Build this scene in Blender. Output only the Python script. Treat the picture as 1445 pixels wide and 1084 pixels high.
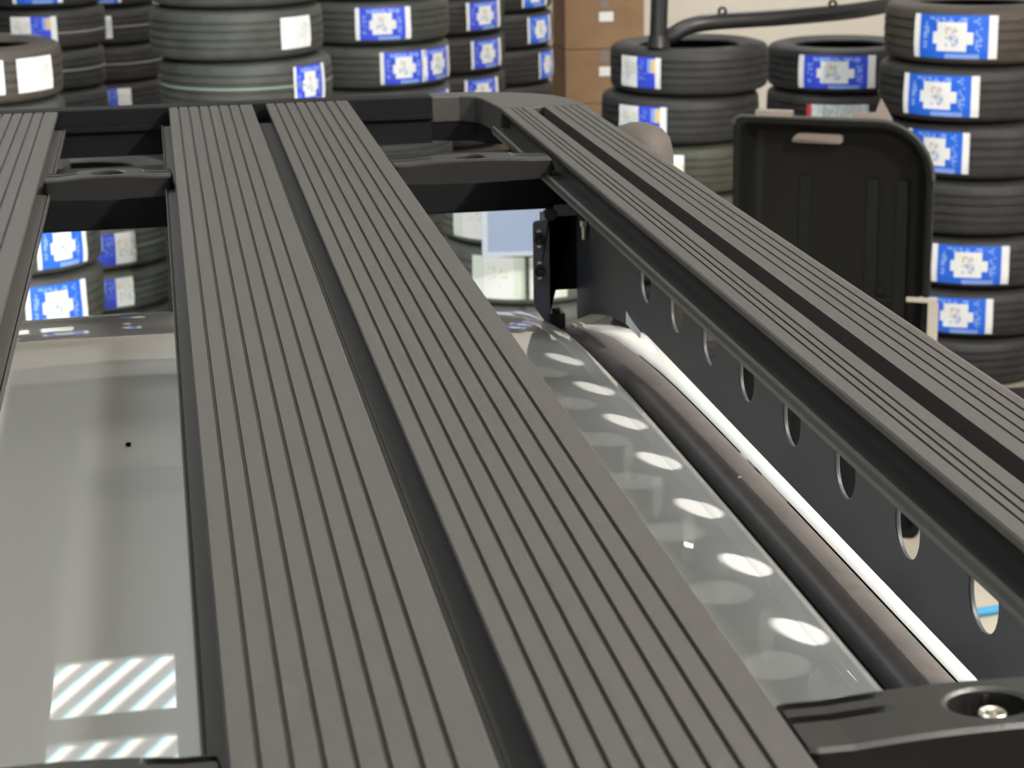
import bpy, bmesh, math, random
from mathutils import Vector, Matrix
random.seed(7)
for _o in list(bpy.data.objects): bpy.data.objects.remove(_o)
SC = bpy.context.scene; COL = SC.collection
PI = math.pi

# ------------------------------------------------------------------ camera
cam_data = bpy.data.cameras.new('camera'); cam = bpy.data.objects.new('camera', cam_data); COL.objects.link(cam)
cam_data.sensor_width = 36.0; cam_data.lens = 2900.0 / 1445.0 * 36.0
cam_data.clip_start = 0.05; cam_data.clip_end = 100
R = ((0.98515149, -0.06146235, 0.16030886), (-0.17096057, -0.26535698, 0.94887205), (-0.01578083, -0.9621892, -0.27192446))
cam.matrix_world = Matrix(((R[0][0], -R[0][1], -R[0][2], 0.0), (R[1][0], -R[1][1], -R[1][2], 0.0),
                           (R[2][0], -R[2][1], -R[2][2], 2.45149), (0, 0, 0, 1)))
cam_data.dof.use_dof = True; cam_data.dof.focus_distance = 1.9; cam_data.dof.aperture_fstop = 17.0
SC.camera = cam

# ------------------------------------------------------------------ light and exposure
SC.view_settings.view_transform = 'Standard'; SC.view_settings.look = 'None'
SC.view_settings.gamma = 1.0; SC.view_settings.exposure = 0.0; SC.view_settings.use_curve_mapping = False
world = bpy.data.worlds.new('world'); SC.world = world; world.use_nodes = True
world.node_tree.nodes['Background'].inputs['Color'].default_value = (0.8, 0.86, 1.0, 1)
world.node_tree.nodes['Background'].inputs['Strength'].default_value = 0.3

def lamp(name, kind, loc, power, color, size=0.1, sy=None, target=None, spot=None):
    d = bpy.data.lights.new(name, kind); d.energy = power; d.color = color
    if kind == 'AREA':
        d.size = size
        if sy: d.shape = 'RECTANGLE'; d.size_y = sy
    else:
        d.shadow_soft_size = size
    if spot: d.spot_size = spot; d.spot_blend = 0.6
    o = bpy.data.objects.new(name, d); COL.objects.link(o); o.location = loc
    if target is not None:
        o.rotation_euler = (Vector(target) - Vector(loc)).to_track_quat('-Z', 'Y').to_euler()
    return o

lamp('high_bay_lamp', 'POINT', (3.05, 0.25, 5.08), 1420, (1.0, 0.95, 0.88), 0.10)
lamp('high_bay_lamp', 'POINT', (4.55, 2.55, 5.08), 210, (1.0, 0.95, 0.9), 0.12)
lamp('high_bay_lamp', 'POINT', (1.35, 2.0, 5.08), 130, (0.98, 1.0, 0.98), 0.25)
lamp('added_ceiling_fill', 'AREA', (-1.6, 6.2, 5.05), 190, (0.95, 0.98, 1.0), 1.2, 2.4, target=(-1.6, 8.0, 0))  # unseen soft fill, added here and on the area lines below
lamp('added_ceiling_fill', 'AREA', (1.9, 8.2, 5.1), 75, (0.98, 0.99, 1.0), 1.2, 1.6, target=(1.6, 10.5, 0))
lamp('added_ceiling_fill', 'AREA', (4.0, 12.6, 5.1), 190, (1.0, 0.98, 0.94), 1.5, 1.5, target=(4.2, 14.0, 0))
lamp('added_ceiling_fill', 'AREA', (-2.2, 1.0, 5.1), 70, (0.82, 0.92, 1.0), 2.0, 3.0, target=(-2.2, 1.0, 0))
lamp('added_ceiling_fill', 'AREA', (3.6, 5.0, 5.1), 45, (1.0, 0.96, 0.9), 1.2, 1.2, target=(3.3, 7.0, 0))

# ------------------------------------------------------------------ helpers
MATS = {}
def mat(name, color, rough=0.5, metal=0.0, coat=0.0, noise=0.0, nscale=40, bump=0.0, bscale=300, emit=None, estr=0, coat_rough=0.03, spec=0.5, alpha=None, trans=0.0):
    m = bpy.data.materials.new(name); m.use_nodes = True; nt = m.node_tree; b = nt.nodes['Principled BSDF']
    b.inputs['Base Color'].default_value = (*color, 1); b.inputs['Roughness'].default_value = rough
    b.inputs['Metallic'].default_value = metal; b.inputs['Coat Weight'].default_value = coat
    b.inputs['Coat Roughness'].default_value = coat_rough; b.inputs['Specular IOR Level'].default_value = spec
    b.inputs['Transmission Weight'].default_value = trans
    if noise or bump:
        tc = nt.nodes.new('ShaderNodeTexCoord')
    if noise:
        n = nt.nodes.new('ShaderNodeTexNoise'); n.inputs['Scale'].default_value = nscale; n.inputs['Detail'].default_value = 6
        nt.links.new(tc.outputs['Object'], n.inputs['Vector'])
        r = nt.nodes.new('ShaderNodeValToRGB'); r.color_ramp.elements[0].position = 0.3; r.color_ramp.elements[1].position = 0.7
        r.color_ramp.elements[0].color = (*[c * (1 - noise) for c in color], 1)
        r.color_ramp.elements[1].color = (*[min(1, c * (1 + noise)) for c in color], 1)
        nt.links.new(n.outputs['Fac'], r.inputs['Fac']); nt.links.new(r.outputs['Color'], b.inputs['Base Color'])
    if bump:
        n2 = nt.nodes.new('ShaderNodeTexNoise'); n2.inputs['Scale'].default_value = bscale; n2.inputs['Detail'].default_value = 3
        nt.links.new(tc.outputs['Object'], n2.inputs['Vector'])
        bp = nt.nodes.new('ShaderNodeBump'); bp.inputs['Strength'].default_value = bump; bp.inputs['Distance'].default_value = 0.002
        nt.links.new(n2.outputs['Fac'], bp.inputs['Height']); nt.links.new(bp.outputs['Normal'], b.inputs['Normal'])
    if emit:
        b.inputs['Emission Color'].default_value = (*emit, 1); b.inputs['Emission Strength'].default_value = estr
    MATS[name] = m
    return m

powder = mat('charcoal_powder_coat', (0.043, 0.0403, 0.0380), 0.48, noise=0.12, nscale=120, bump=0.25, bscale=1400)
def add_specks(m):
    nt = m.node_tree; b = nt.nodes['Principled BSDF']; src = b.inputs['Base Color'].links[0].from_socket
    tc = nt.nodes.new('ShaderNodeTexCoord'); n = nt.nodes.new('ShaderNodeTexNoise'); n.inputs['Scale'].default_value = 330; n.inputs['Detail'].default_value = 1
    nt.links.new(tc.outputs['Object'], n.inputs['Vector'])
    r = nt.nodes.new('ShaderNodeValToRGB'); r.color_ramp.elements[0].position = 0.70; r.color_ramp.elements[1].position = 0.80
    nt.links.new(n.outputs['Fac'], r.inputs['Fac'])
    mx = nt.nodes.new('ShaderNodeMix'); mx.data_type = 'RGBA'; nt.links.new(r.outputs['Color'], mx.inputs['Factor']); nt.links.new(src, mx.inputs['A'])
    mx.inputs['B'].default_value = (0.11, 0.10, 0.092, 1); nt.links.new(mx.outputs['Result'], b.inputs['Base Color'])
add_specks(powder)
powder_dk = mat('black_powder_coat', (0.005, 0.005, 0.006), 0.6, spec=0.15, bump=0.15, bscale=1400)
plate_m = mat('satin_black_plate', (0.052, 0.054, 0.064), 0.42, bump=0.15, bscale=900)
plastic = mat('black_plastic', (0.011, 0.0107, 0.0104), 0.42, spec=0.4, noise=0.15, nscale=60, bump=0.15, bscale=700)
deep = mat('deep_black', (0.004, 0.004, 0.0045), 0.7, spec=0.1)
bracket_m = mat('cool_lit_bracket_steel', (0.13, 0.14, 0.17), 0.4)  # cool side light is put into the bracket's blue-grey colour
zinc = mat('zinc_steel', (0.72, 0.70, 0.62), 0.28, metal=1.0)
blackbolt = mat('black_steel', (0.02, 0.02, 0.022), 0.35)
white_paint = mat('white_gloss_paint', (0.74, 0.745, 0.73), 0.35, coat=1.0, coat_rough=0.01, spec=0.3)
moulding_m = mat('black_rubber_moulding', (0.072, 0.063, 0.060), 0.5, noise=0.18, nscale=25, bump=0.1)
gutter_m = mat('gutter_black', (0.012, 0.012, 0.012), 0.6)
glass_m = mat('dark_window_glass', (0.03, 0.035, 0.04), 0.03, coat=1.0)
rubber = mat('tyre_rubber', (0.024, 0.024, 0.025), 0.62, noise=0.25, nscale=9)
rubber_sheen = mat('sheen_grey_tyre_rubber', (0.050, 0.053, 0.050), 0.62, noise=0.25, nscale=9)  # sheen of the light is mixed into this greyer rubber
rubber_brown = mat('brownish_tyre_rubber', (0.055, 0.046, 0.040), 0.65, noise=0.2, nscale=9)
rubber_green_lit = mat('green_lit_tyre_rubber', (0.05, 0.053, 0.038), 0.62, noise=0.25, nscale=9)  # greenish light painted in as an olive rubber tone
rubber_lit_grey = mat('pale_lit_tyre_rubber', (0.11, 0.118, 0.105), 0.62, noise=0.2, nscale=9)  # strong light on the low stacks put into a paler rubber colour
lab_blue = mat('label_blue', (0.015, 0.13, 0.72), 0.4)
lab_violet = mat('label_violet_blue', (0.04, 0.075, 0.70), 0.4)
lab_lblue = mat('label_light_blue', (0.22, 0.36, 0.82), 0.4)
lab_white = mat('label_white', (0.80, 0.82, 0.83), 0.45)
lab_pale = mat('label_light_washed', (0.66, 0.74, 0.66), 0.45)  # washed-out look of strong light painted as a white-green label
lab_grey = mat('label_grey_print', (0.50, 0.54, 0.58), 0.5)
lab_gold = mat('label_gold_print', (0.70, 0.52, 0.25), 0.5)
lab_red = mat('label_red_edge', (0.55, 0.04, 0.07), 0.45)
lab_ice = mat('label_ice_grey', (0.55, 0.62, 0.66), 0.35)
card = mat('brown_cardboard', (0.27, 0.165, 0.09), 0.8, noise=0.12, nscale=6)
stripe_g = mat('green_tread_stripe', (0.22, 0.34, 0.26), 0.6)
stripe_w = mat('pale_tread_stripe', (0.30, 0.31, 0.28), 0.6)
dark_wall = mat('dark_grey_wall_paint', (0.16, 0.16, 0.155), 0.8)
cream = mat('cream_wall_paint', (0.68, 0.635, 0.57), 0.8, noise=0.06, nscale=1.5)
ceil_m = mat('metal_ceiling', (0.50, 0.51, 0.49), 0.7)
floor_m = mat('concrete_floor', (0.42, 0.38, 0.31), 0.7, noise=0.12, nscale=3)
hose_m = mat('blue_hose', (0.05, 0.30, 0.55), 0.4)
snork_m = mat('weathered_black_plastic', (0.06, 0.050, 0.043), 0.75, bump=0.1)
tray_m = mat('glossy_black_plastic', (0.008, 0.0085, 0.0085), 0.4, bump=0.1, bscale=200, spec=0.15)
tray_rim = mat('paler_black_rim', (0.05, 0.048, 0.045), 0.3)  # rim edge in a paler tone than the shell
tan_m = mat('grey_tan_clip', (0.22, 0.185, 0.165), 0.6)
steel_blk = mat('black_painted_tube', (0.018, 0.018, 0.02), 0.33)
sheet_m = mat('pale_blue_sheet', (0.23, 0.29, 0.42), 0.35)
sheet_b = mat('pale_blue_border', (0.40, 0.45, 0.53), 0.35)
film_m = mat('white_masking_film', (0.85, 0.86, 0.84), 0.3)

def add_sipes(m, n, strength):
    nt = m.node_tree; b = nt.nodes['Principled BSDF']
    tc = nt.nodes.new('ShaderNodeTexCoord'); sp = nt.nodes.new('ShaderNodeSeparateXYZ'); nt.links.new(tc.outputs['Object'], sp.inputs[0])
    a = nt.nodes.new('ShaderNodeMath'); a.operation = 'ARCTAN2'; nt.links.new(sp.outputs['Y'], a.inputs[0]); nt.links.new(sp.outputs['X'], a.inputs[1])
    k = nt.nodes.new('ShaderNodeMath'); k.operation = 'MULTIPLY_ADD'; k.inputs[1].default_value = n
    z = nt.nodes.new('ShaderNodeMath'); z.operation = 'MULTIPLY'; z.inputs[1].default_value = 60.0; nt.links.new(sp.outputs['Z'], z.inputs[0])
    nt.links.new(a.outputs[0], k.inputs[0]); nt.links.new(z.outputs[0], k.inputs[2])
    s = nt.nodes.new('ShaderNodeMath'); s.operation = 'SINE'; nt.links.new(k.outputs[0], s.inputs[0])
    g = nt.nodes.new('ShaderNodeMath'); g.operation = 'GREATER_THAN'; g.inputs[1].default_value = 0.75; nt.links.new(s.outputs[0], g.inputs[0])
    bp = nt.nodes.new('ShaderNodeBump'); bp.invert = True; bp.inputs['Strength'].default_value = strength; bp.inputs['Distance'].default_value = 0.006
    nt.links.new(g.outputs[0], bp.inputs['Height']); nt.links.new(bp.outputs['Normal'], b.inputs['Normal'])
for m_ in (rubber, rubber_sheen, rubber_brown, rubber_green_lit, rubber_lit_grey): add_sipes(m_, 70, 0.55)

def link(name, bm, mats, parent=None, smooth=False, loc=None):
    me = bpy.data.meshes.new(name); bmesh.ops.recalc_face_normals(bm, faces=bm.faces); bm.to_mesh(me); bm.free()
    if not isinstance(mats, (list, tuple)): mats = [mats]
    for m in mats: me.materials.append(m)
    if smooth:
        for p in me.polygons: p.use_smooth = True
    o = bpy.data.objects.new(name, me); COL.objects.link(o)
    if parent: o.parent = parent
    if loc: o.location = loc
    return o
def autosmooth(o, deg=35):
    me = o.data
    for p in me.polygons: p.use_smooth = True
    bm = bmesh.new(); bm.from_mesh(me)
    for e in bm.edges:
        if len(e.link_faces) == 2 and e.calc_face_angle(0) > math.radians(deg): e.smooth = False
    bm.to_mesh(me); bm.free()
    return o
def bevel(o, w, seg=2):
    m = o.modifiers.new('bevel', 'BEVEL'); m.width = w; m.segments = seg; m.limit_method = 'ANGLE'; m.angle_limit = math.radians(40)
    return o
def thing(name, label, cat, loc=(0, 0, 0), rz=0, group=None):
    o = bpy.data.objects.new(name, None); COL.objects.link(o); o.location = loc; o.rotation_euler = (0, 0, rz); o.empty_display_size = 0.1
    o['label'] = label; o['category'] = cat
    if group: o['group'] = group
    return o
def tag(o, label, cat, group=None):
    o['label'] = label; o['category'] = cat
    if group: o['group'] = group
    return o
def struct(o):
    o['kind'] = 'structure'; return o
def box(bm, x0, x1, y0, y1, z0, z1, mi=0):
    v = [bm.verts.new((x, y, z)) for x in (x0, x1) for y in (y0, y1) for z in (z0, z1)]
    for f in ((0, 1, 3, 2), (4, 6, 7, 5), (0, 4, 5, 1), (2, 3, 7, 6), (0, 2, 6, 4), (1, 5, 7, 3)):
        bm.faces.new([v[i] for i in f]).material_index = mi
def extrude_xz(bm, pts, y0, y1, mi=0):      # closed outline in x-z swept along y
    a = [bm.verts.new((x, y0, z)) for x, z in pts]; b = [bm.verts.new((x, y1, z)) for x, z in pts]; n = len(pts)
    for i in range(n): bm.faces.new((a[i], a[(i + 1) % n], b[(i + 1) % n], b[i])).material_index = mi
    bm.faces.new(a).material_index = mi; bm.faces.new(b[::-1]).material_index = mi
def extrude_xy(bm, pts, z0, z1, mi=0):
    a = [bm.verts.new((x, y, z0)) for x, y in pts]; b = [bm.verts.new((x, y, z1)) for x, y in pts]; n = len(pts)
    for i in range(n): bm.faces.new((a[i], a[(i + 1) % n], b[(i + 1) % n], b[i])).material_index = mi
    bm.faces.new(a).material_index = mi; bm.faces.new(b[::-1]).material_index = mi
def cyl(bm, c, axis, r, h, n=20, r2=None, mi=0):
    r2 = r if r2 is None else r2
    q = Vector(axis).normalized().to_track_quat('Z', 'Y').to_matrix()
    A = [bm.verts.new(Vector(c) + q @ Vector((r * math.cos(2 * PI * i / n), r * math.sin(2 * PI * i / n), 0))) for i in range(n)]
    B = [bm.verts.new(Vector(c) + q @ Vector((r2 * math.cos(2 * PI * i / n), r2 * math.sin(2 * PI * i / n), h))) for i in range(n)]
    for i in range(n): bm.faces.new((A[i], A[(i + 1) % n], B[(i + 1) % n], B[i])).material_index = mi
    bm.faces.new(A[::-1]).material_index = mi; bm.faces.new(B).material_index = mi
def loft(bm, rings, closed=False, mi=0, caps=False):
    V = [[bm.verts.new(p) for p in r] for r in rings]; n = len(rings[0])
    for a, b in zip(V, V[1:]):
        for i in range(n if closed else n - 1):
            bm.faces.new((a[i], a[(i + 1) % n], b[(i + 1) % n], b[i])).material_index = mi
    if caps: bm.faces.new(V[0]); bm.faces.new(V[-1][::-1])
def tube(bm, pts, r, n=16):
    rings = []
    for i, p in enumerate(pts):
        p = Vector(p); t = Vector(pts[min(i + 1, len(pts) - 1)]) - Vector(pts[max(i - 1, 0)]); t.normalize()
        u = t.cross(Vector((0, 1, 0.01))).normalized(); w = t.cross(u)
        rings.append([p + r * (math.cos(2 * PI * k / n) * u + math.sin(2 * PI * k / n) * w) for k in range(n)])
    loft(bm, rings, closed=True, caps=True)
def smooth_path(pts, sub=8):
    out = []
    P = [Vector(p) for p in pts]; P = [2 * P[0] - P[1]] + P + [2 * P[-1] - P[-2]]
    for i in range(1, len(P) - 2):
        for k in range(sub):
            t = k / sub; a, b, c, d = P[i - 1], P[i], P[i + 1], P[i + 2]
            out.append(0.5 * ((2 * b) + (c - a) * t + (2 * a - 5 * b + 4 * c - d) * t * t + (3 * b - a - 3 * c + d) * t ** 3))
    out.append(P[-2]); return out

# ------------------------------------------------------------------ the room
def plane_box(name, x0, x1, y0, y1, z0, z1, m):
    bm = bmesh.new(); box(bm, x0, x1, y0, y1, z0, z1); return struct(link(name, bm, m))
XL, XR, YF, YB, H = -5.5, 6.2, -4.0, 15.5, 5.2
plane_box('floor', XL, XR, YF, YB, -0.1, 0.0, floor_m)
plane_box('wall_left', XL - 0.15, XL, YF, YB, 0, H, dark_wall)
plane_box('wall_right', XR, XR + 0.15, YF, YB, 0, H, cream)
plane_box('wall_front', XL, XR, YF - 0.15, YF, 0, H, dark_wall)
plane_box('wall_back', XL, XR, YB, YB + 0.15, 0, H, cream)
cladding = mat('grey_wall_cladding', (0.30, 0.30, 0.29), 0.6)
bm = bmesh.new(); box(bm, XL, XR, YB - 0.06, YB, 3.9, H); struct(link('trim_1', bm, cladding))
# ceiling with two translucent corrugated roof lights let into it
SKY = [(-1.26, -0.03, 7.8, 8.80), (-1.26, -0.03, 9.08, 9.80)]
bm = bmesh.new()
xs = [XL, -1.26, -0.03, XR]; ys = [YF, 7.8, 8.80, 9.08, 9.80, YB]
for i in range(3):
    for j in range(5):
        if i == 1 and j in (1, 3): continue
        box(bm, xs[i], xs[i + 1], ys[j], ys[j + 1], H, H + 0.08)
struct(link('ceiling', bm, ceil_m))
for k, (yb) in enumerate((5.6, 12.2)):
    bm = bmesh.new()
    box(bm, XL, XR, yb - 0.07, yb + 0.07, H - 0.20, H - 0.185); box(bm, XL, XR, yb - 0.006, yb + 0.006, H - 0.185, H - 0.012); box(bm, XL, XR, yb - 0.07, yb + 0.07, H - 0.012, H)
    struct(link('trim_%d' % (k + 2), bm, cladding))
sky_m = bpy.data.materials.new('corrugated_rooflight'); sky_m.use_nodes = True
nt = sky_m.node_tree; pb = nt.nodes['Principled BSDF']
tc = nt.nodes.new('ShaderNodeTexCoord'); sp = nt.nodes.new('ShaderNodeSeparateXYZ'); nt.links.new(tc.outputs['Object'], sp.inputs[0])
ma = nt.nodes.new('ShaderNodeMath'); ma.operation = 'MULTIPLY_ADD'; ma.inputs[1].default_value = -0.55; nt.links.new(sp.outputs['Y'], ma.inputs[0]); nt.links.new(sp.outputs['X'], ma.inputs[2])
mk = nt.nodes.new('ShaderNodeMath'); mk.operation = 'MULTIPLY'; mk.inputs[1].default_value = 5.4; nt.links.new(ma.outputs[0], mk.inputs[0])
mf = nt.nodes.new('ShaderNodeMath'); mf.operation = 'FRACT'; nt.links.new(mk.outputs[0], mf.inputs[0])
rp = nt.nodes.new('ShaderNodeValToRGB'); nt.links.new(mf.outputs[0], rp.inputs['Fac']); cr = rp.color_ramp
cr.elements[0].position = 0.0; cr.elements[0].color = (0.20, 0.21, 0.21, 1); cr.elements[1].position = 1.0; cr.elements[1].color = (0.20, 0.21, 0.21, 1)
for p_, c_ in ((0.22, (0.25, 0.27, 0.27)), (0.36, (0.45, 0.95, 1.0)), (0.50, (1.0, 1.0, 0.97)), (0.66, (1.0, 0.86, 0.72)), (0.8, (0.3, 0.29, 0.28))):
    e_ = cr.elements.new(p_); e_.color = (*c_, 1)
nt.links.new(rp.outputs['Color'], pb.inputs['Emission Color']); pb.inputs['Emission Strength'].default_value = 7.0
pb.inputs['Base Color'].default_value = (0.6, 0.6, 0.6, 1)
for k, (x0, x1, y0, y1) in enumerate(SKY):
    bm = bmesh.new(); box(bm, x0, x1, y0, y1, H + 0.02, H + 0.05); struct(link('window_%d' % (k + 1), bm, sky_m))

# ------------------------------------------------------------------ the vehicle
XC = -0.0725
SLOPE = [(1.5, 0.0), (2.2, 0.012), (2.7, 0.055), (2.79, 0.12), (3.15, 0.19), (3.26, 0.85), (9, 0.85)]
def drop(y):
    d = 0.0
    for (a, sa), (b, sb) in zip(SLOPE, SLOPE[1:]):       # integrate the forward slope of the roof line
        if y <= a: break
        e = min(y, b); se = sa + (sb - sa) * (e - a) / (b - a)
        d += (e - a) * (sa + se) / 2
    return d
def drop2(y):
    return drop(y) + 0.022 * (max(0.0, y - 2.35) / 0.6) ** 2
def roof_z(x, y):
    t = (x - XC) / 0.6235
    return 1.75 + 0.035 * (1 - t * t) - drop(y)
vehicle = thing('vehicle', 'white vehicle with glossy roof and black roof mouldings under the slatted rack', 'vehicle', (XC, 2.4, 0))
OFF = Vector((-XC, -2.4, 0))
def vpart(name, bm, m, smooth=True, deg=40):
    bmesh.ops.translate(bm, verts=bm.verts, vec=OFF); o = link(name, bm, m, vehicle)
    return autosmooth(o, deg) if smooth else o
ROOF_Y = [0.2 + 0.1 * i for i in range(19)] + [2.1 + 0.04 * i for i in range(25)] + [3.06 + 0.012 * i for i in range(1, 16)]
bm = bmesh.new(); rings = []
hw = 0.6235
for y in ROOF_Y:
    ring = []
    for i in range(61):
        x = XC - hw + 2 * hw * i / 60
        ring.append((x, y, roof_z(x, y)))
    e = 0.006
    ring = [(XC - hw - 0.002, y, roof_z(XC - hw, y) - 0.012)] + ring + [(XC + hw + 0.002, y, roof_z(XC + hw, y) - 0.012)]
    rings.append(ring)
loft(bm, rings); vpart('roof', bm, white_paint)
# raised seam lip along each roof edge
for s in (-1, 1):
    bm = bmesh.new(); rings = []
    for y in ROOF_Y:
        xe = XC + s * hw; z = roof_z(xe, y)
        rings.append([(xe - s * 0.026, y, z + 0.0025), (xe - s * 0.024, y, z + 0.0035), (xe - s * 0.003, y, z + 0.0035), (xe + s * 0.0005, y, z + 0.001), (xe + s * 0.0005, y, z - 0.012)])
    loft(bm, rings); vpart('roof_flange', bm, white_paint)
    bm = bmesh.new(); rings = []
    for y in ROOF_Y:
        z = 1.75 - drop(y); xe = XC + s * hw
        rings.append([(xe - s * 0.004, y, z - 0.012), (xe + s * 0.016, y, z - 0.013)])
    loft(bm, rings); vpart('roof_gutter', bm, gutter_m)
    bm = bmesh.new(); rings = []
    for y in ROOF_Y:
        z = 1.752 - drop2(y); xc = XC + s * (hw + 0.036); ring = []
        for k in range(15):
            a = PI * k / 14; ring.append((xc + 0.0255 * math.cos(a), y, z - 0.010 + 0.021 * math.sin(a) ** 0.45))
        rings.append(ring)
    loft(bm, rings); vpart('roof_moulding', bm, moulding_m)
    bm = bmesh.new(); rings = []
    prof = [(hw + 0.0605, 1.7575), (hw + 0.063, 1.760), (hw + 0.07, 1.763), (hw + 0.095, 1.763), (hw + 0.115, 1.757), (hw + 0.13, 1.738), (hw + 0.138, 1.70)]
    for y in ROOF_Y: rings.append([(XC + s * px, y, pz - drop2(y)) for px, pz in prof])
    loft(bm, rings); vpart('cant_rail', bm, white_paint)
    # side windows, doors and sill below the rail
    bm = bmesh.new(); loft(bm, [[(XC + s * (hw + 0.138), y, 1.70 - drop2(y)), (XC + s * (hw + 0.20), y, 1.22)] for y in ROOF_Y if y < 3.1])
    vpart('side_window', bm, glass_m)
    bm = bmesh.new(); loft(bm, [[(XC + s * (hw + 0.20), y, 1.22), (XC + s * (hw + 0.235), y, 1.12), (XC + s * (hw + 0.24), y, 0.75), (XC + s * (hw + 0.20), y, 0.42)] for y in (0.2, 1.5, 3.1, 3.6, 4.6, 5.05)])
    vpart('body_side', bm, white_paint)
    for yw in (0.85, 4.35):
        bm = bmesh.new()
        prof_w = [(0.20, -0.10), (0.29, -0.125), (0.355, -0.11), (0.375, -0.08), (0.375, 0.08), (0.355, 0.11), (0.29, 0.125), (0.20, 0.10), (0.19, 0.05), (0.0, 0.05), (0.0, -0.05), (0.19, -0.05)]
        rings = [[(XC + s * (hw + 0.12) + w, yw + r * math.cos(2 * PI * k / 40), 0.376 + r * math.sin(2 * PI * k / 40)) for r, w in prof_w] for k in range(41)]
        loft(bm, rings, closed=True); vpart('wheel', bm, rubber)
bm = bmesh.new(); loft(bm, [[(XC + sx * hw, 3.24, roof_z(XC + hw, 3.24) + (0.035 * (1 - sx * sx))), (XC + sx * (hw + 0.17), 3.75 - 0.08 * sx * sx, 1.13)] for sx in [-1 + 0.2 * i for i in range(11)]])
vpart('windscreen', bm, glass_m)
bm = bmesh.new(); loft(bm, [[(XC + sx * (hw + 0.2), y, z - 0.06 * sx * sx) for sx in [-1 + 0.2 * i for i in range(11)]] for y, z in ((3.68, 1.13), (4.2, 1.12), (4.8, 1.09), (5.02, 1.05), (5.1, 0.95), (5.12, 0.5))])
vpart('bonnet', bm, white_paint)
bm = bmesh.new(); box(bm, XC - hw - 0.18, XC + hw + 0.18, 0.2, 0.23, 0.45, 1.70); vpart('tailgate', bm, white_paint)
bm = bmesh.new(); box(bm, XC - hw - 0.18, XC + hw + 0.18, 0.24, 5.0, 0.40, 0.45); vpart('underbody', bm, gutter_m)
lens_m = mat('added_lens_glow', (0.9, 0.95, 0.9), 0.1, emit=(0.9, 1.0, 0.92), estr=8)  # lens glow is added; the headlamps are out of view
for s in (-1, 1):
    bm = bmesh.new(); cyl(bm, (XC + s * 0.58, 5.10, 0.82), (0, 1, 0), 0.085, 0.045, 24); vpart('headlamp', bm, lens_m)
lamp('added_stack_beam', 'SPOT', (XC - 0.58, 5.2, 0.82), 170, (0.90, 1.0, 0.93), 0.07, target=(-0.6, 9.0, 0.55), spot=math.radians(60))  # unseen spots added to brighten the low tyre stacks
lamp('added_stack_beam', 'SPOT', (XC + 0.58, 5.2, 0.82), 75, (0.90, 1.0, 0.93), 0.07, target=(1.2, 8.3, 0.55), spot=math.radians(60))
# small flap of masking film standing on the cant rail
bm = bmesh.new(); rings = []
for k in range(6):
    y = 2.605 - 0.016 * k; h1 = 1.7960 - 0.0075 * (k / 5.0) ** 0.5
    rings.append([(0.5960, y, 1.779), (0.5962, y, h1), (0.5970, y - 0.001, h1), (0.5972, y - 0.001, 1.779)])
loft(bm, rings, closed=True, caps=True); vpart('masking_film', bm, film_m)
bm = bmesh.new()
bmesh.ops.create_icosphere(bm, subdivisions=2, radius=0.0036)
for v in bm.verts: v.co = Vector((v.co.x * 0.9 + 0.0006 * random.random(), v.co.y * 1.2 + 0.001 * random.random(), v.co.z * 0.6))
tag(link('grit_speck', bm, deep, loc=(-0.0575, 2.19, roof_z(-0.0575, 2.19) + 0.0015)), 'tiny black speck of grit lying on the white roof between the planks', 'debris')
bm = bmesh.new()
bmesh.ops.create_icosphere(bm, subdivisions=1, radius=0.0014)
for v in bm.verts: v.co.x *= 1.6
tag(link('paint_crumb', bm, film_m, loc=(0.578, 1.99, 1.7635)), 'tiny white crumb on the dark roof moulding', 'debris')

# snorkel head rising outside the rack
snork = thing('snorkel', 'rounded grey-brown air intake head poking above the outer rail', 'snorkel', (0.712, 3.02, 0))
bm = bmesh.new(); rings = []
for z, rx, ry, oy in ((1.835, 0.036, 0.045, 0.0), (1.85, 0.046, 0.06, 0), (1.90, 0.051, 0.07, 0), (1.94, 0.0505, 0.07, 0), (1.962, 0.045, 0.064, 0), (1.975, 0.034, 0.05, 0), (1.981, 0.018, 0.028, 0), (1.982, 0.004, 0.006, 0)):
    rings.append([(rx * math.cos(2 * PI * k / 32), oy + ry * math.sin(2 * PI * k / 32), z) for k in range(32)])
loft(bm, rings, closed=True, caps=True); autosmooth(link('intake_head', bm, snork_m, snork), 60)
bm = bmesh.new(); tube(bm, smooth_path([(0.045, 0.0, 1.835), (0.06, 0.0, 1.75), (0.10, 0.18, 1.50), (0.145, 0.45, 1.22), (0.15, 0.75, 1.15)], 6), 0.034); autosmooth(link('intake_pipe', bm, snork_m, snork))

# ------------------------------------------------------------------ the roof rack
rack = thing('roof_rack', 'black platform roof rack with grooved planks over the white roof', 'roof rack', (XC, 1.9, 1.7))
ROFF = Vector((-XC, -1.9, -1.7))
def rpart(name, bm, m, smooth=False, parent=None, bev=0, deg=35):
    bmesh.ops.translate(bm, verts=bm.verts, vec=ROFF); o = link(name, bm, m, parent or rack)
    if smooth: autosmooth(o, deg)
    if bev: bevel(o, bev)
    return o
RY0 = 0.30
def grooved_top(x0, x1, z, gs, gw=0.0026, gd=0.0028, r=0.0012):
    pts = [(x0, z - r), (x0 + r, z)]
    for g in gs:
        pts += [(g - gw / 2 - 0.0004, z), (g - gw / 2, z - 0.0006), (g - gw / 2 + 0.0003, z - gd), (g + gw / 2 - 0.0003, z - gd), (g + gw / 2, z - 0.0006), (g + gw / 2 + 0.0004, z)]
    return pts + [(x1 - r, z), (x1, z - r)]
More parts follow.
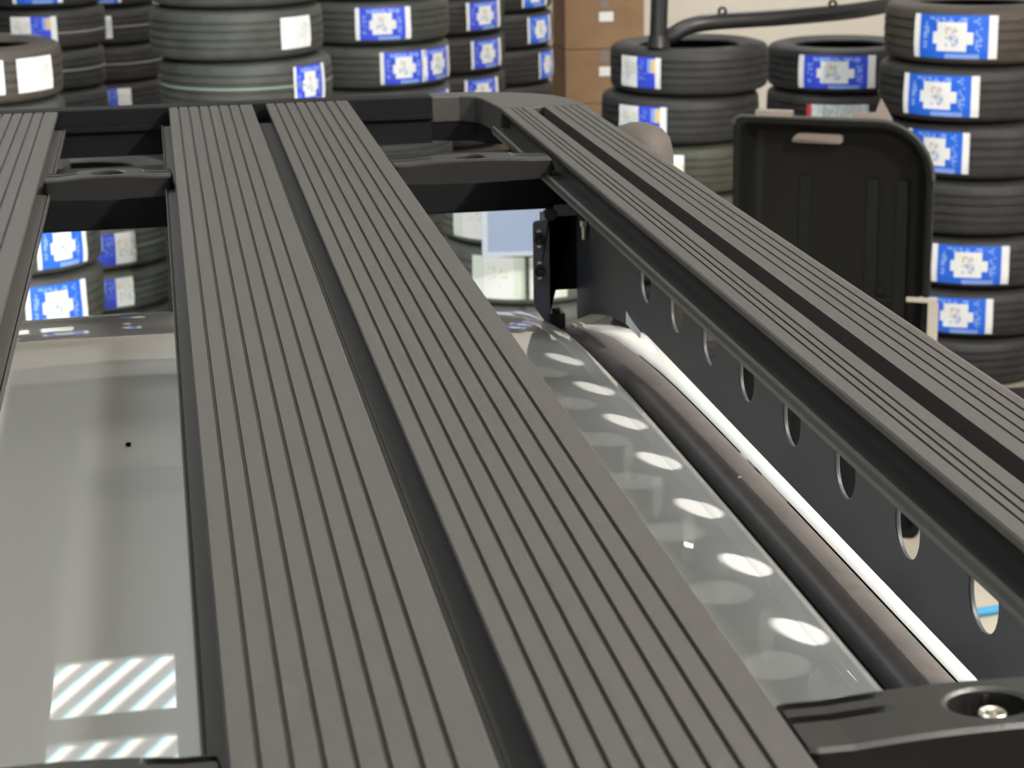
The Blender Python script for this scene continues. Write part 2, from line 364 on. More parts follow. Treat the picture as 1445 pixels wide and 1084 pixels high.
def plank(x0, fl, fr):
    w = 0.1300; bm = bmesh.new()
    gs = [x0 + 0.0148 + 0.0157 * k for k in range(7)]
    top = grooved_top(x0, x0 + w, 2.0, gs)
    out = top + [(x0 + w, 1.9945), (x0 + w - 0.011, 1.9925), (x0 + w - 0.011, 1.960), (x0 + 0.011, 1.960), (x0 + 0.011, 1.9925), (x0, 1.9945)]
    extrude_xz(bm, out, RY0, 3.272)
    # side flanges that carry the joining clamps
    for s, f in ((-1, fl), (1, fr)):
        xe = x0 + 0.011 if s < 0 else x0 + w - 0.011; f += 0.011
        pr = [(xe, 1.9755), (xe + s * (f - 0.0035), 1.9755), (xe + s * (f - 0.0030), 1.9738), (xe + s * (f - 0.0018), 1.9738), (xe + s * (f - 0.0014), 1.9772), (xe + s * f, 1.9772), (xe + s * f, 1.970), (xe, 1.968)]
        if f > 0.022: extrude_xz(bm, pr, RY0, 3.238)
        else: extrude_xz(bm, [(xe, 1.9775), (xe + s * f, 1.9775), (xe + s * f, 1.970), (xe, 1.970)], RY0, 3.215)
    return rpart('plank', bm, powder)
for x0, fl, fr in ((0.013, 0.0130, 0.0105), (0.1645, 0.0105, 0.0125), (-0.288, 0.0105, 0.0095), (-0.4395, 0.013, 0.0105)):
    plank(x0, fl, fr if fr != 0.0095 else 0.0110001)
def rail(mirror):
    bm = bmesh.new(); z = 2.0
    gsI = [0.5487, 0.5402, 0.5318]; gsO = [0.6347, 0.6240, 0.6125, 0.6008]
    def g(l): return l
    pts = [(0.531, 1.9920), (0.517, 1.9935), (0.517, 1.9985), (0.5185, 2.0)]
    def groove(x, gw=0.0024, gd=0.0026): return [(x - gw / 2, z), (x - gw / 2 + 0.0003, z - gd), (x + gw / 2 - 0.0003, z - gd), (x + gw / 2, z)]
    for x in sorted(gsI): pts += groove(x)
    pts += [(0.5634, z), (0.5634, z - 0.034), (0.5842, z - 0.034), (0.5842, z)]
    for x in sorted(gsO): pts += groove(x)
    pts += [(0.6440, z), (0.6485, 1.9985), (0.6510, 1.995), (0.6515, 1.990), (0.6515, 1.957), (0.531, 1.957)]
    pts += [(0.510, 1.957), (0.5035, 1.960), (0.5020, 1.966), (0.5030, 1.971), (0.506, 1.9725), (0.5085, 1.970), (0.531, 1.968)]
    if mirror: pts = [(2 * XC - x, zz) for x, zz in pts]
    extrude_xz(bm, pts, RY0, 3.122)
    return rpart('side_rail', bm, powder)
rail(False); rail(True)
for mir in (False, True):
    bm = bmesh.new()
    P = [(0.43, 3.281), (0.475, 3.277), (0.498, 3.262), (0.5065, 3.235), (0.517, 3.124), (0.6515, 3.124), (0.6500, 3.160), (0.6400, 3.205), (0.6230, 3.245), (0.5950, 3.275), (0.555, 3.300), (0.50, 3.318), (0.43, 3.327)]
    if mir: P = [(2 * XC - x, y) for x, y in P]
    extrude_xy(bm, P, 1.957, 2.0); rpart('rail_corner', bm, powder, bev=0.003)
    bm = bmesh.new()
    P2 = [(x, y) for x, y in ((0.43, 3.283), (0.497, 3.264), (0.509, 3.235), (0.56, 3.20), (0.60, 3.24), (0.55, 3.28), (0.43, 3.315))]
    if mir: P2 = [(2 * XC - x, y) for x, y in P2]
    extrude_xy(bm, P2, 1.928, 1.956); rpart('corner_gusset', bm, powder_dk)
bm = bmesh.new()
prof = [(3.281, 1.998), (3.283, 2.0), (3.318, 2.0), (3.325, 1.997), (3.327, 1.990), (3.327, 1.925), (3.279, 1.925), (3.279, 1.964), (3.272, 1.966), (3.272, 1.971), (3.281, 1.972)]
a = [bm.verts.new((0.43, y, z)) for y, z in prof]; b = [bm.verts.new((2 * XC - 0.43, y, z)) for y, z in prof]
for i in range(len(prof)): bm.faces.new((a[i], a[(i + 1) % len(prof)], b[(i + 1) % len(prof)], b[i]))
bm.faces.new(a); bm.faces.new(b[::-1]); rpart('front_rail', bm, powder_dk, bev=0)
for yb in (2.945, 0.55):
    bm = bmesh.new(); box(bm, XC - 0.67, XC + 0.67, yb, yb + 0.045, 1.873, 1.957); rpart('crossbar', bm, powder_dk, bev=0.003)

def clamp(x0, x1, yc):
    xc = (x0 + x1) / 2; L = x1 - x0; hw_ = L / 2; wy = 0.030; NX, NY = 168, 60
    def top(x, y):
        u = abs(x) / hw_; z = 1.9935 + 0.0035 * max(0, 1 - (u / 0.75) ** 2)
        r = math.sqrt((x / 0.0215) ** 2 + (y / 0.0170) ** 2)
        if r < 0.995: return z - 0.020
        if r < 1.12: return z - 0.0018 * (1.12 - r) / 0.12
        s0 = 0.46 if x < 0 else 0.50
        if u > s0:
            dep = 0.0075 * min(1, (u - s0) / 0.12)
            for ys in (0.006, 0.0225):
                yy = ys
                if abs(y - yy) < 0.0034: return z - dep
            if y > 0.0262: z -= 0.0
        if abs(y) > wy - 0.003: z -= 0.002 * (abs(y) - wy + 0.003) / 0.003
        if u > 0.965: z -= 0.010 * (u - 0.965) / 0.035
        return z
    bm = bmesh.new(); G = []
    for i in range(NX + 1):
        x = -hw_ + L * i / NX
        u = abs(x) / hw_; yw = wy * (1.0 if u < 0.93 else 1 - 0.12 * (u - 0.93) / 0.07)
        col = []
        for j in range(NY + 1):
            px, py = x, -yw + 2 * yw * j / NY
            r = math.hypot(px / 0.0215, py / 0.0170)
            if abs(r - 1) < 0.042 and r > 0: px, py = px / r, py / r
            col.append(bm.verts.new((xc + px, yc + py, top(px, py * wy / yw))))
        G.append(col)
    for i in range(NX):
        for j in range(NY): bm.faces.new((G[i][j], G[i + 1][j], G[i + 1][j + 1], G[i][j + 1]))
    def zbot(x):
        u = abs(x) / hw_
        return 1.9685 - 0.003 * max(0, 1 - u) if u < 0.93 else 1.9775
    B = [[bm.verts.new((G[i][j].co.x, G[i][j].co.y, zbot(G[i][j].co.x - xc))) for j in (0, NY)] for i in range(NX + 1)]
    for i in range(NX):
        bm.faces.new((G[i][0], B[i][0], B[i + 1][0], G[i + 1][0])); bm.faces.new((G[i][NY], G[i + 1][NY], B[i + 1][1], B[i][1]))
        bm.faces.new((B[i][0], B[i][1], B[i + 1][1], B[i + 1][0]))
    for i in (0, NX): bm.faces.new([G[i][j] for j in range(NY + 1)] + [B[i][1], B[i][0]])
    o = rpart('joining_clamp', bm, plastic, smooth=True, deg=30)
    bm = bmesh.new()       # socket-head bolt down in the well
    n = 24; prof = [(0.0, -0.005), (0.0036, -0.005), (0.0038, 0.0), (0.0066, 0.0008), (0.0074, 0.0), (0.0074, -0.0150)]
    loft(bm, [[(xc + 0.003 + r * math.cos(2 * PI * k / n), yc + r * math.sin(2 * PI * k / n), 1.9905 + z) for r, z in prof] for k in range(n + 1)])
    bmesh.ops.remove_doubles(bm, verts=bm.verts, dist=1e-5)
    rpart('bolt', bm, zinc, smooth=True, parent=o)
    return o
for yc in (2.705, 0.930):
    clamp(-0.1560, 0.0110, yc); clamp(0.2965, 0.5150, yc)

# backbone plate with lightening holes, one each side
HY = [2.505, 2.347, 2.194, 2.041, 1.880, 1.717, 1.555, 1.390, 1.230, 1.070, 0.91, 0.75, 0.59]
def backbone(mir):
    bm = bmesh.new(); zc, r, z0, z1 = 1.860, 0.0285, 1.790, 1.957; n = 48
    cuts = [2.945] + [(HY[0] + 0.08)] + [(p + q) / 2 for p, q in zip(HY, HY[1:])] + [HY[-1] - 0.08, RY0]
    X0, X1 = 0.5985, 0.6035
    if mir: X0, X1 = 2 * XC - X0, 2 * XC - X1
    def both(fn):
        for X in (X0, X1): fn(X)
    for k, hy in enumerate(HY):
        ya, yb = cuts[k + 1], cuts[k + 2]
        rr = []
        for X, R_ in ((X0, r + 0.0012), (X0 + (X1 - X0) * 0.25, r), (X0 + (X1 - X0) * 0.75, r), (X1, r + 0.0012)):
            rr.append([bm.verts.new((X, hy + R_ * math.cos(2 * PI * i / n), zc + R_ * math.sin(2 * PI * i / n))) for i in range(n)])
        for A, B in zip(rr, rr[1:]):
            for i in range(n): bm.faces.new((A[i], A[(i + 1) % n], B[(i + 1) % n], B[i]))
        for X, ring in ((X0, rr[0]), (X1, rr[3])):
            outer = []
            for i in range(n):
                c, s = math.cos(2 * PI * i / n), math.sin(2 * PI * i / n)
                ty = ((ya - hy) / c if c > 1e-6 else (yb - hy) / c if c < -1e-6 else 1e9); tz = ((z1 - zc) / s if s > 1e-6 else (z0 - zc) / s if s < -1e-6 else 1e9)
                t = min(ty, tz); outer.append(bm.verts.new((X, hy + c * t, zc + s * t)))
            for i in range(n):
                j = (i + 1) % n; a_, b_ = outer[i], outer[j]
                if abs(a_.co.y - b_.co.y) > 1e-5 and abs(a_.co.z - b_.co.z) > 1e-5:
                    cy = ya if max(abs(a_.co.y - ya), 0) < 1e-5 or abs(b_.co.y - ya) < 1e-5 else yb
                    cz = z1 if abs(a_.co.z - z1) < 1e-5 or abs(b_.co.z - z1) < 1e-5 else z0
                    m_ = bm.verts.new((X, cy, cz)); bm.faces.new((ring[i], a_, m_, b_, ring[j]))
                else: bm.faces.new((ring[i], a_, b_, ring[j]))
    for ya, yb in ((cuts[0], cuts[1]), (cuts[-2], cuts[-1])):
        for X in (X0, X1): bm.faces.new([bm.verts.new(p) for p in ((X, ya, z0), (X, ya, z1), (X, yb, z1), (X, yb, z0))])
    for z in (z0, z1): bm.faces.new([bm.verts.new(p) for p in ((X0, 2.945, z), (X1, 2.945, z), (X1, RY0, z), (X0, RY0, z))])
    for y in (2.945, RY0): bm.faces.new([bm.verts.new(p) for p in ((X0, y, z0), (X0, y, z1), (X1, y, z1), (X1, y, z0))])
    yz = [(2.61, z0), (2.61, 1.776), (2.72, 1.762), (2.84, 1.736), (2.945, 1.702), (2.945, z0)]
    fa = [bm.verts.new((X0, y, z)) for y, z in yz]; fb = [bm.verts.new((X1, y, z)) for y, z in yz]
    bm.faces.new(fa); bm.faces.new(fb[::-1])
    for i in range(6): bm.faces.new((fa[i], fa[(i + 1) % 6], fb[(i + 1) % 6], fb[i]))
    bmesh.ops.remove_doubles(bm, verts=bm.verts, dist=2e-5)
    return rpart('backbone_plate', bm, plate_m, smooth=True, deg=30)
backbone(False); backbone(True)
# mounting bracket at the front end of the backbone
def poly_y(bm, pts, y0, y1): extrude_xz(bm, pts, y0, y1)
bm = bmesh.new()
poly_y(bm, [(0.5312, 1.853), (0.5335, 1.857), (0.5530, 1.859), (0.5575, 1.866), (0.5650, 1.880), (0.5975, 1.880), (0.6045, 1.872), (0.6045, 1.864), (0.5560, 1.862), (0.5560, 1.700), (0.5525, 1.697), (0.5312, 1.728)], 2.935, 2.940)
box(bm, 0.552, 0.557, 2.940, 2.995, 1.700, 1.860)
box(bm, 0.557, 0.606, 2.990, 2.995, 1.748, 1.862)
brk = rpart('mount_bracket', bm, bracket_m, bev=0.001)
bm = bmesh.new(); box(bm, 0.5575, 0.6065, 2.947, 2.9895, 1.749, 1.860); rpart('recess_shade_block', bm, deep, parent=brk)  # black block stands in for the shade inside the bracket recess
for zb in (1.831, 1.783):
    bm = bmesh.new(); cyl(bm, (0.5400, 2.935, zb), (0, -1, 0), 0.0085, 0.0015, 24); cyl(bm, (0.5395, 2.9335, zb), (0, -1, 0), 0.0095, 0.007, 6); cyl(bm, (0.5395, 2.9265, zb), (0, -1, 0), 0.004, 0.006, 16)
    rpart('hex_bolt', bm, blackbolt, parent=brk, bev=0.0006)
    bm = bmesh.new(); poly_y(bm, [(0.537 + 0.0035 * math.cos(a * PI / 8) + 0.003, zb + 0.0 + (0.0105 if math.sin(a * PI / 8) >= 0 else -0.0105) + 0.0035 * math.sin(a * PI / 8)) for a in range(16)], 2.9346, 2.9352)
    rpart('slot_face', bm, zinc, parent=brk)
bm = bmesh.new(); cyl(bm, (0.556, 2.936, 1.868), (0, -1, 0), 0.0095, 0.012, 24); rpart('bolt_head', bm, blackbolt, parent=brk, bev=0.0008)
bm = bmesh.new(); cyl(bm, (0.5925, 2.86, 1.862), (0, 0, 1), 0.0062, 0.008, 6)
for k in range(8): cyl(bm, (0.5925, 2.86, 1.8425 + 0.0025 * k), (0, 0, 1), 0.0036, 0.0025, 16, r2=0.0043)
rpart('threaded_stud', bm, zinc, parent=brk)
bm = bmesh.new(); box(bm, 0.556, 0.578, 2.930, 2.985, 1.689, 1.716); box(bm, 0.550, 0.607, 2.925, 2.99, 1.683, 1.690); cyl(bm, (0.567, 2.945, 1.716), (0, 0, 1), 0.007, 0.006, 6)
rpart('mount_foot', bm, blackbolt, parent=brk, bev=0.001)
bm = bmesh.new()
for px, py in ((0.588, 2.925), (0.600, 2.93), (0.594, 2.90)): cyl(bm, (px, py, 1.690 + 0.0), (0.3, 0, 1), 0.0048, 0.010, 6)
rpart('foot_bolt', bm, zinc, parent=brk)

# ------------------------------------------------------------------ tyres
TR, TW = 0.36, 0.22
def tyre_mesh():
    half = [(0.3600, 0.0), (0.3600, 0.013), (0.3525, 0.015), (0.3525, 0.022), (0.3600, 0.024), (0.3595, 0.046), (0.3520, 0.048), (0.3520, 0.055), (0.3590, 0.057), (0.3560, 0.082), (0.3500, 0.092), (0.3400, 0.0985), (0.3250, 0.1035), (0.3050, 0.1085), (0.2850, 0.1098), (0.2640, 0.1060), (0.2450, 0.0985), (0.2350, 0.0960), (0.2270, 0.0930), (0.2240, 0.0860), (0.2300, 0.0800), (0.2600, 0.0860), (0.3000, 0.0900), (0.3280, 0.0800), (0.3400, 0.0550), (0.3430, 0.0)]
    prof = [(r, z) for r, z in half] ; prof = prof + [(r, -z) for r, z in half[::-1]][1:-1]
    bm = bmesh.new(); n = 72
    loft(bm, [[(r * math.cos(2 * PI * k / n), r * math.sin(2 * PI * k / n), z) for r, z in prof] for k in range(n)], closed=True)
    bm.verts.ensure_lookup_table(); m = len(prof)
    for i in range(m): bm.faces.new((bm.verts[(n - 1) * m + i], bm.verts[(n - 1) * m + (i + 1) % m], bm.verts[(i + 1) % m], bm.verts[i]))
    return bm
base = {}
def tyre_proto(key, m):
    o = autosmooth(link('tyre', tyre_mesh(), m), 32); COL.objects.unlink(o); base[key] = o
tyre_proto('k', rubber)
for key, m_ in (('d', rubber_sheen), ('b', rubber_brown), ('o', rubber_green_lit), ('g', rubber_lit_grey)):
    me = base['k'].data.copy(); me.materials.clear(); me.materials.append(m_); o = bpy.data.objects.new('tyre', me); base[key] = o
LM = [lab_blue, lab_white, lab_lblue, lab_grey, lab_gold, lab_violet, lab_pale, lab_red, lab_ice]
def label_mesh(style, W, NI=40, NJ=18):
    bm = bmesh.new(); V = []
    for i in range(NI + 1):
        a = -W / TR / 2 + W / TR * i / NI
        edge = max(0, abs(i / NI - 0.5) - 0.44) / 0.06
        col = []
        for j in range(NJ + 1):
            zh = {'white': 0.066, 'red': 0.062, 'half': 0.07, 'halfr': 0.075}.get(style, 0.079); z = -zh + 2 * zh * j / NJ; rr = 0.3612 - max(0, abs(z) - 0.05) * 0.10 + 0.0025 * edge ** 2 + 0.0012 * math.sin(9 * a + 40 * z)
            col.append(bm.verts.new((rr * math.cos(a), rr * math.sin(a), z)))
        V.append(col)
    rnd = random.Random(style)
    for i in range(NI):
        for j in range(NJ):
            u, v = (i + 0.5) / NI, (j + 0.5) / NJ; mi = 0; blue = 0
            if style in ('mid', 'midv'):
                blue = 0 if style == 'mid' else 5; mi = blue
                if u < 0.085 or u > 0.90: mi = 1
                elif 0.30 < u < 0.64 and 0.14 < v < 0.84:
                    mi = 1
                    if 0.38 < u < 0.56 and 0.28 < v < 0.72 and rnd.random() < 0.5: mi = 3 if rnd.random() < 0.7 else (4 if v > 0.5 else 2)
                elif 0.24 < u < 0.72 and 0.36 < v < 0.62: mi = 1
                elif 0.86 < v < 0.93 and 0.2 < u < 0.8 and rnd.random() < 0.6: mi = 2
                elif v < 0.12: mi = 2 if 0.4 < u < 0.8 else blue
                elif (0.12 < u < 0.20 or 0.75 < u < 0.83) and 0.15 < v < 0.85 and rnd.random() < 0.45: mi = 2
            elif style in ('half', 'halfr'):
                if style == 'halfr': u = 1 - u
                mi = 1 if (u < 0.44 or u > 0.87) else 5
                if u < 0.4 and 0.2 < v < 0.8 and rnd.random() < 0.30: mi = 3 if v < 0.6 else 4
                if 0.70 < u < 0.87 and 0.52 < v < 0.92: mi = 4 if u > 0.78 else 2
                if 0.47 < u < 0.66 and 0.3 < v < 0.9 and rnd.random() < 0.25: mi = 2
            elif style == 'white':
                mi = 1
                if 0.12 < u < 0.46 and (j % 3 == 1) and rnd.random() < 0.6: mi = 8
                if 0.58 < u < 0.9 and 0.2 < v < 0.85 and rnd.random() < 0.3: mi = 3 if rnd.random() < 0.6 else 8
                if abs(u - 0.52) < 0.012: mi = 3
            elif style == 'red':
                mi = 7 if u < 0.07 else (8 if rnd.random() < 0.65 else 1)
                if 0.4 < u < 0.56 and 0.3 < v < 0.7: mi = 3 if rnd.random() < 0.4 else 1
            elif style == 'pale':
                mi = 1
                if u < 0.22: mi = 6 if (i % 3) else 1
                if u > 0.80: mi = 6
                if 0.35 < u < 0.7 and 0.2 < v < 0.8 and rnd.random() < 0.10: mi = 4 if v > 0.5 else 8
            bm.faces.new((V[i][j], V[i + 1][j], V[i + 1][j + 1], V[i][j + 1])).material_index = mi
    me = bpy.data.meshes.new('label'); bmesh.ops.recalc_face_normals(bm, faces=bm.faces); bm.to_mesh(me); bm.free()
    for m in LM: me.materials.append(m)
    for p in me.polygons: p.use_smooth = True
    return me
LMESH = {}
def get_label(style, W):
    k = (style, round(W, 3))
    if k not in LMESH: LMESH[k] = label_mesh(style, W)
    return LMESH[k]
bm = bmesh.new()
loft(bm, [[(r * math.cos(2 * PI * k / 72), r * math.sin(2 * PI * k / 72), z) for r, z in ((0.3575, -0.0035), (0.3606, -0.003), (0.3606, 0.003), (0.3575, 0.0035))] for k in range(73)])
STRIPE = bpy.data.meshes.new('tread_stripe'); bm.to_mesh(STRIPE); bm.free()

ORD = ['topmost', 'second', 'third', 'fourth', 'fifth', 'sixth', 'seventh', 'eighth', 'ninth', 'tenth', 'eleventh']
def stack(desc, group, cx, cy, r, tops, spec, defm='k', jit=0.0):
    """tops: z of each tyre's upper face from the top down, last entry 0; spec[i] = dict(m, lab=[(style, width_on_tyre, angle)], dx, dy, r, stripe, look)"""
    n = len(tops) - 1; rnd = random.Random(desc)
    for i in range(n):
        s = spec.get(i, {}); ht = tops[i] - tops[i + 1]
        o = base[s.get('m', defm)].copy(); o.name = 'tyre'; COL.objects.link(o)
        rr = s.get('r', r)
        dx = s.get('dx', rnd.uniform(-jit, jit)); dy = s.get('dy', rnd.uniform(-jit, jit))
        x, y = cx + dx, cy + dy
        o.location = (x, y, (tops[i] + tops[i + 1]) / 2); o.scale = (rr / TR, rr / TR, ht / TW * 0.998)
        toward = math.atan2(-y, -x)                 # bearing of the aisle in front of the stack
        pos = ORD[i] + ' from top' if i else 'topmost'
        look = s.get('look', 'black tyre')
        tag(o, '%s, %s in %s' % (look, pos, desc), 'tyre', group)
        for style, W, ang in s.get('lab', []):
            l = bpy.data.objects.new('label', get_label(style, W)); COL.objects.link(l); l.parent = o; l.rotation_euler = (0, 0, toward + ang)
        if s.get('stripe'):
            l = bpy.data.objects.new('tread_stripe', STRIPE.copy()); l.data.materials.append(s['stripe']); COL.objects.link(l); l.parent = o
            l.location = (0, 0, s.get('sz', 0.0))
def down(known, w=0.225):
    z = known[-1]; n = max(1, round(z / w)); return known + [z * (1 - (k + 1) / n) for k in range(n)]
def up(z, w, n): return [z + w * k for k in range(n, 0, -1)]
BW = 'black tyre with blue and white label'
G = 'stacked new tyres'
stack('front left stack', G, -0.688, 8.3, 0.320, down([1.592, 1.377, 1.157, 0.933, 0.706]),
      {0: dict(m='b', lab=[('white', 0.20, 0.72), ('white', 0.20, 0.0)], look='brownish tyre with white printed label'),
       3: dict(m='d', dx=0.10, lab=[('mid', 0.26, 0.55)], look='dusty tyre with bright blue label'),
       4: dict(m='d', dx=0.10, lab=[('mid', 0.30, 0.42)], look='dusty tyre with large blue picture label'),
       1: dict(m='d'), 2: dict(m='d')}, 'd')
stack('left rear stack', G, -0.598, 11.6, 0.320, down(up(1.441, 0.22, 2) + [1.441, 1.221, 0.999]),
      {1: dict(lab=[('mid', 0.30, -0.10)], look=BW), 2: dict(lab=[('half', 0.28, -0.22)], stripe=stripe_w, sz=-0.02, look='black tyre, blue label, pale tread line'),
       3: dict(stripe=stripe_w, look='black tyre with pale tread line')}, 'k', 0.012)
stack('shaded far left stack', G, -0.294, 12.9, 0.325, down(up(1.318, 0.22, 3) + [1.318, 1.097, 0.874]),
      {2: dict(lab=[('mid', 0.24, 0.0)], look=BW), 3: dict(stripe=stripe_w, lab=[('white', 0.06, 0.0)], look='black tyre with thin white sticker'),
       4: dict(stripe=stripe_w, look='black tyre with a pale tread line'),
       5: dict(lab=[('halfr', 0.20, 0.12)], look='black tyre with half blue label')}, 'k', 0.01)
stack('big grey central stack', G, 0.359, 9.1, 0.375, down([1.862, 1.642, 1.422, 1.199, 0.975]),
      {1: dict(lab=[('white', 0.165, 0.74)], dx=-0.012, look='wide grey tyre with white label'),
       2: dict(lab=[('midv', 0.19, 0.82)], stripe=stripe_g, sz=0.0, dx=0.02, look='wide tyre, green tread line, blue label')}, 'd')
stack('stack right of grey one', G, 1.102, 10.6, 0.388, down(up(1.524, 0.22, 2) + [1.524, 1.303, 1.082]),
      {2: dict(lab=[('midv', 0.26, 0.13)], look='grey tyre with one violet-blue label'),
       3: dict(lab=[('midv', 0.24, 0.40), ('midv', 0.24, 0.98)], m='d', look='tyre with two blue labels'),
       4: dict(lab=[('midv', 0.24, 0.93)], look='grey tyre with blue label at rail'),
       1: dict(lab=[]), 6: dict(lab=[('midv', 0.24, 0.52)], look='grey tyre with label under the rail')}, 'd', 0.0)
stack('slim receding middle stack', G, 1.721, 12.6, 0.391, down(up(1.347, 0.22, 2) + [1.347, 1.119, 0.888]),
      {2: dict(lab=[('midv', 0.27, 0.78)], look='black tyre with high blue label'), 1: dict(lab=[('midv', 0.27, 0.66)], look=BW),
       3: dict(lab=[('midv', 0.25, 0.82)], look='black tyre with small blue label'), 4: dict(lab=[('midv', 0.25, 0.70)], look='black tyre with low blue label'), 6: dict(lab=[('half', 0.30, 0.0)], look='black tyre with label under the rail')}, 'k')
stack('dark stack beside the cartons', G, 2.181, 13.4, 0.383, down(up(1.166, 0.225, 3) + [1.166, 0.934]),
      {3: dict(lab=[('mid', 0.24, 0.93)], look='black tyre with shaded blue label'), 4: dict(lab=[('mid', 0.22, 1.15)], look='black tyre with edge-cut label'),
       2: dict(lab=[('mid', 0.22, 0.8)], look=BW), 6: dict(lab=[('half', 0.26, -0.25)], look='black tyre with half-hidden label')}, 'k')
stack('stack under the steel hoop', G, 2.311, 8.85, 0.348, [1.435, 1.228, 1.020, 0.80, 0.60, 0.40, 0.20, 0.0],
      {0: dict(lab=[('half', 0.225, -0.66)], dx=0.0, look='black tyre with white and blue label'), 1: dict(lab=[('half', 0.245, -0.50)], dx=-0.04, look='black tyre with white and navy label'),
       2: dict(m='o', dx=-0.02, lab=[('halfr', 0.16, -0.22)], look='olive grey tyre with half-hidden label'), 3: dict(m='o')}, 'k')
stack('stack behind the plastic tray', G, 3.263, 9.6, 0.353, [1.32, 1.105, 0.90, 0.675, 0.45, 0.225, 0],
      {0: dict(lab=[('midv', 0.38, -0.05)], look='black tyre with long dark-blue label'), 1: dict(lab=[('red', 0.30, -0.02)], look='black tyre with silvery red-edged label')}, 'k')
stack('front right stack', G, 3.450, 8.40, 0.381, [1.622, 1.374, 1.137, 0.895, 0.655, 0.425, 0.212, 0.0],
      {0: dict(lab=[('mid', 0.335, -0.22)], dx=-0.0, m='b', look='black tyre with large bright-blue label'), 1: dict(lab=[('mid', 0.315, -0.31)], dx=-0.02, look='black tyre with low blue label'),
       2: dict(lab=[('mid', 0.27, -0.42)], dx=0.02, look='black tyre, blue label behind tray rim'), 3: dict(dx=0.02, look='black tyre without a label'),
       4: dict(lab=[('mid', 0.31, -0.03)], dx=0.04, look='black tyre with shaded blue label'), 5: dict(lab=[('mid', 0.28, -0.12)], dx=0.03, look='black tyre, label behind pale bracket')}, 'k')
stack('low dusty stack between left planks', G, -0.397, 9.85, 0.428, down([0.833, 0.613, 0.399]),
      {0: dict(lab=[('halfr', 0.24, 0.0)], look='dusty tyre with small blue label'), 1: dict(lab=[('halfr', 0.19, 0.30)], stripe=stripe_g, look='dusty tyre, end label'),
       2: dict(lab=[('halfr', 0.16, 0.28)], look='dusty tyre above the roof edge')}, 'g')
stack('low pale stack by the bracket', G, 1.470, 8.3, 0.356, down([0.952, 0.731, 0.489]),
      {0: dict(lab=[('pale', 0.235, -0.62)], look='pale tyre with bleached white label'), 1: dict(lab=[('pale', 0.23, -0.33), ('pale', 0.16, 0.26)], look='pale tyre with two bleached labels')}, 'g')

# ------------------------------------------------------------------ cartons
def carton(x0, y0, z0, w, d, h, rz, label, lab=True, group='cardboard cartons'):
    t = thing('cardboard_carton', label, 'box', (x0, y0, z0), rz, group)
    bm = bmesh.new(); box(bm, 0, w, 0, d, 0, h - 0.004); o = link('carton_body', bm, card, t); bevel(o, 0.006)
    bm = bmesh.new(); box(bm, 0.002, w - 0.002, 0.002, d / 2 - 0.003, h - 0.004, h); box(bm, 0.002, w - 0.002, d / 2 + 0.003, d - 0.002, h - 0.004, h); link('carton_flap', bm, card, t)
    bm = bmesh.new(); box(bm, w / 2 - 0.03, w / 2 + 0.03, -0.0008, 0.0, h * 0.75, h); link('packing_tape', bm, tan_m, t)
    if lab:
        bm = bmesh.new(); box(bm, w * 0.43, w * 0.43 + 0.10, -0.0016, -0.0004, h * 0.50, h * 0.50 + 0.065); link('label', bm, lab_white, t)
CW = ['bottom brown carton of the column by the tyres', 'second brown carton up, white label above the rack rail', 'third brown carton up with a small white label', 'fourth brown carton up, topmost of the carton column']
for k in range(4): carton(2.775, 14.0, 0.055 + 0.376 * k, 0.56, 0.45, 0.374, 0.02 * (k % 2), CW[k])
bm = bmesh.new()
for k in range(4): box(bm, 2.70 + 0.18 * k, 2.70 + 0.18 * k + 0.13, 13.95, 14.5, 0.04, 0.054)
for k in range(3): box(bm, 2.70, 3.37, 13.95 + 0.21 * k, 13.95 + 0.21 * k + 0.1, 0.0, 0.04)
tag(link('pallet', bm, tan_m), 'low timber pallet under the column of brown cartons', 'pallet')
carton(1.84, 10.45, 0.0, 0.40, 0.40, 0.78, 0.15, 'brown carton glimpsed under the rack beyond the right clamp', lab=False)
bm = bmesh.new()
box(bm, -0.2, 0.495, 0.0, 1.0, 0.0, 0.006); box(bm, 0.50, 1.2, 0.0, 1.0, 0.0, 0.006)
o = tag(link('flattened_carton', bm, card, loc=(2.75, 6.02, 0.0)), 'flattened brown carton on the floor seen through the nearest plate hole', 'cardboard')
bm = bmesh.new(); tube(bm, smooth_path([(1.3, 5.62, 0.014), (2.0, 5.55, 0.014), (2.45, 5.62, 0.014), (3.2, 5.75, 0.014), (4.2, 5.6, 0.014)], 8), 0.014)
tag(autosmooth(link('hose', bm, hose_m)), 'blue hose on the floor seen through the nearest plate hole', 'hose')

bm = bmesh.new(); box(bm, 2.85, 4.6, 7.06, 7.98, 0.0, 0.012)  # dark sheet added where the floor only lies in shade
tag(bevel(link('floor_shade_sheet', bm, rubber), 0.004), 'added dark sheet standing in for shade before the front right tyre stack', 'shade sheet')
# pale blue framed sheet before the low pale stack
sh = thing('framed_sheet', 'pale blue framed sheet standing by the bracket in front of pale tyres', 'sheet', (1.36, 7.80, 0.0), -0.1)
bm = bmesh.new(); box(bm, -0.135, 0.20, 0.0, 0.008, 0.755, 1.06); link('panel', bm, sheet_m, sh)
bm = bmesh.new()
for b_ in ((-0.15, -0.128, 0.738, 1.07), (0.19, 0.212, 0.738, 1.07), (-0.128, 0.19, 0.738, 0.756), (-0.128, 0.19, 1.05, 1.07)): box(bm, b_[0], b_[1], -0.006, 0.012, b_[2], b_[3])
link('frame', bm, sheet_b, sh)
bm = bmesh.new(); box(bm, 0.065, 0.085, 0.0, 0.02, 0.0, 0.738); box(bm, -0.12, 0.18, -0.12, 0.14, 0.0, 0.012); link('stand', bm, tan_m, sh)

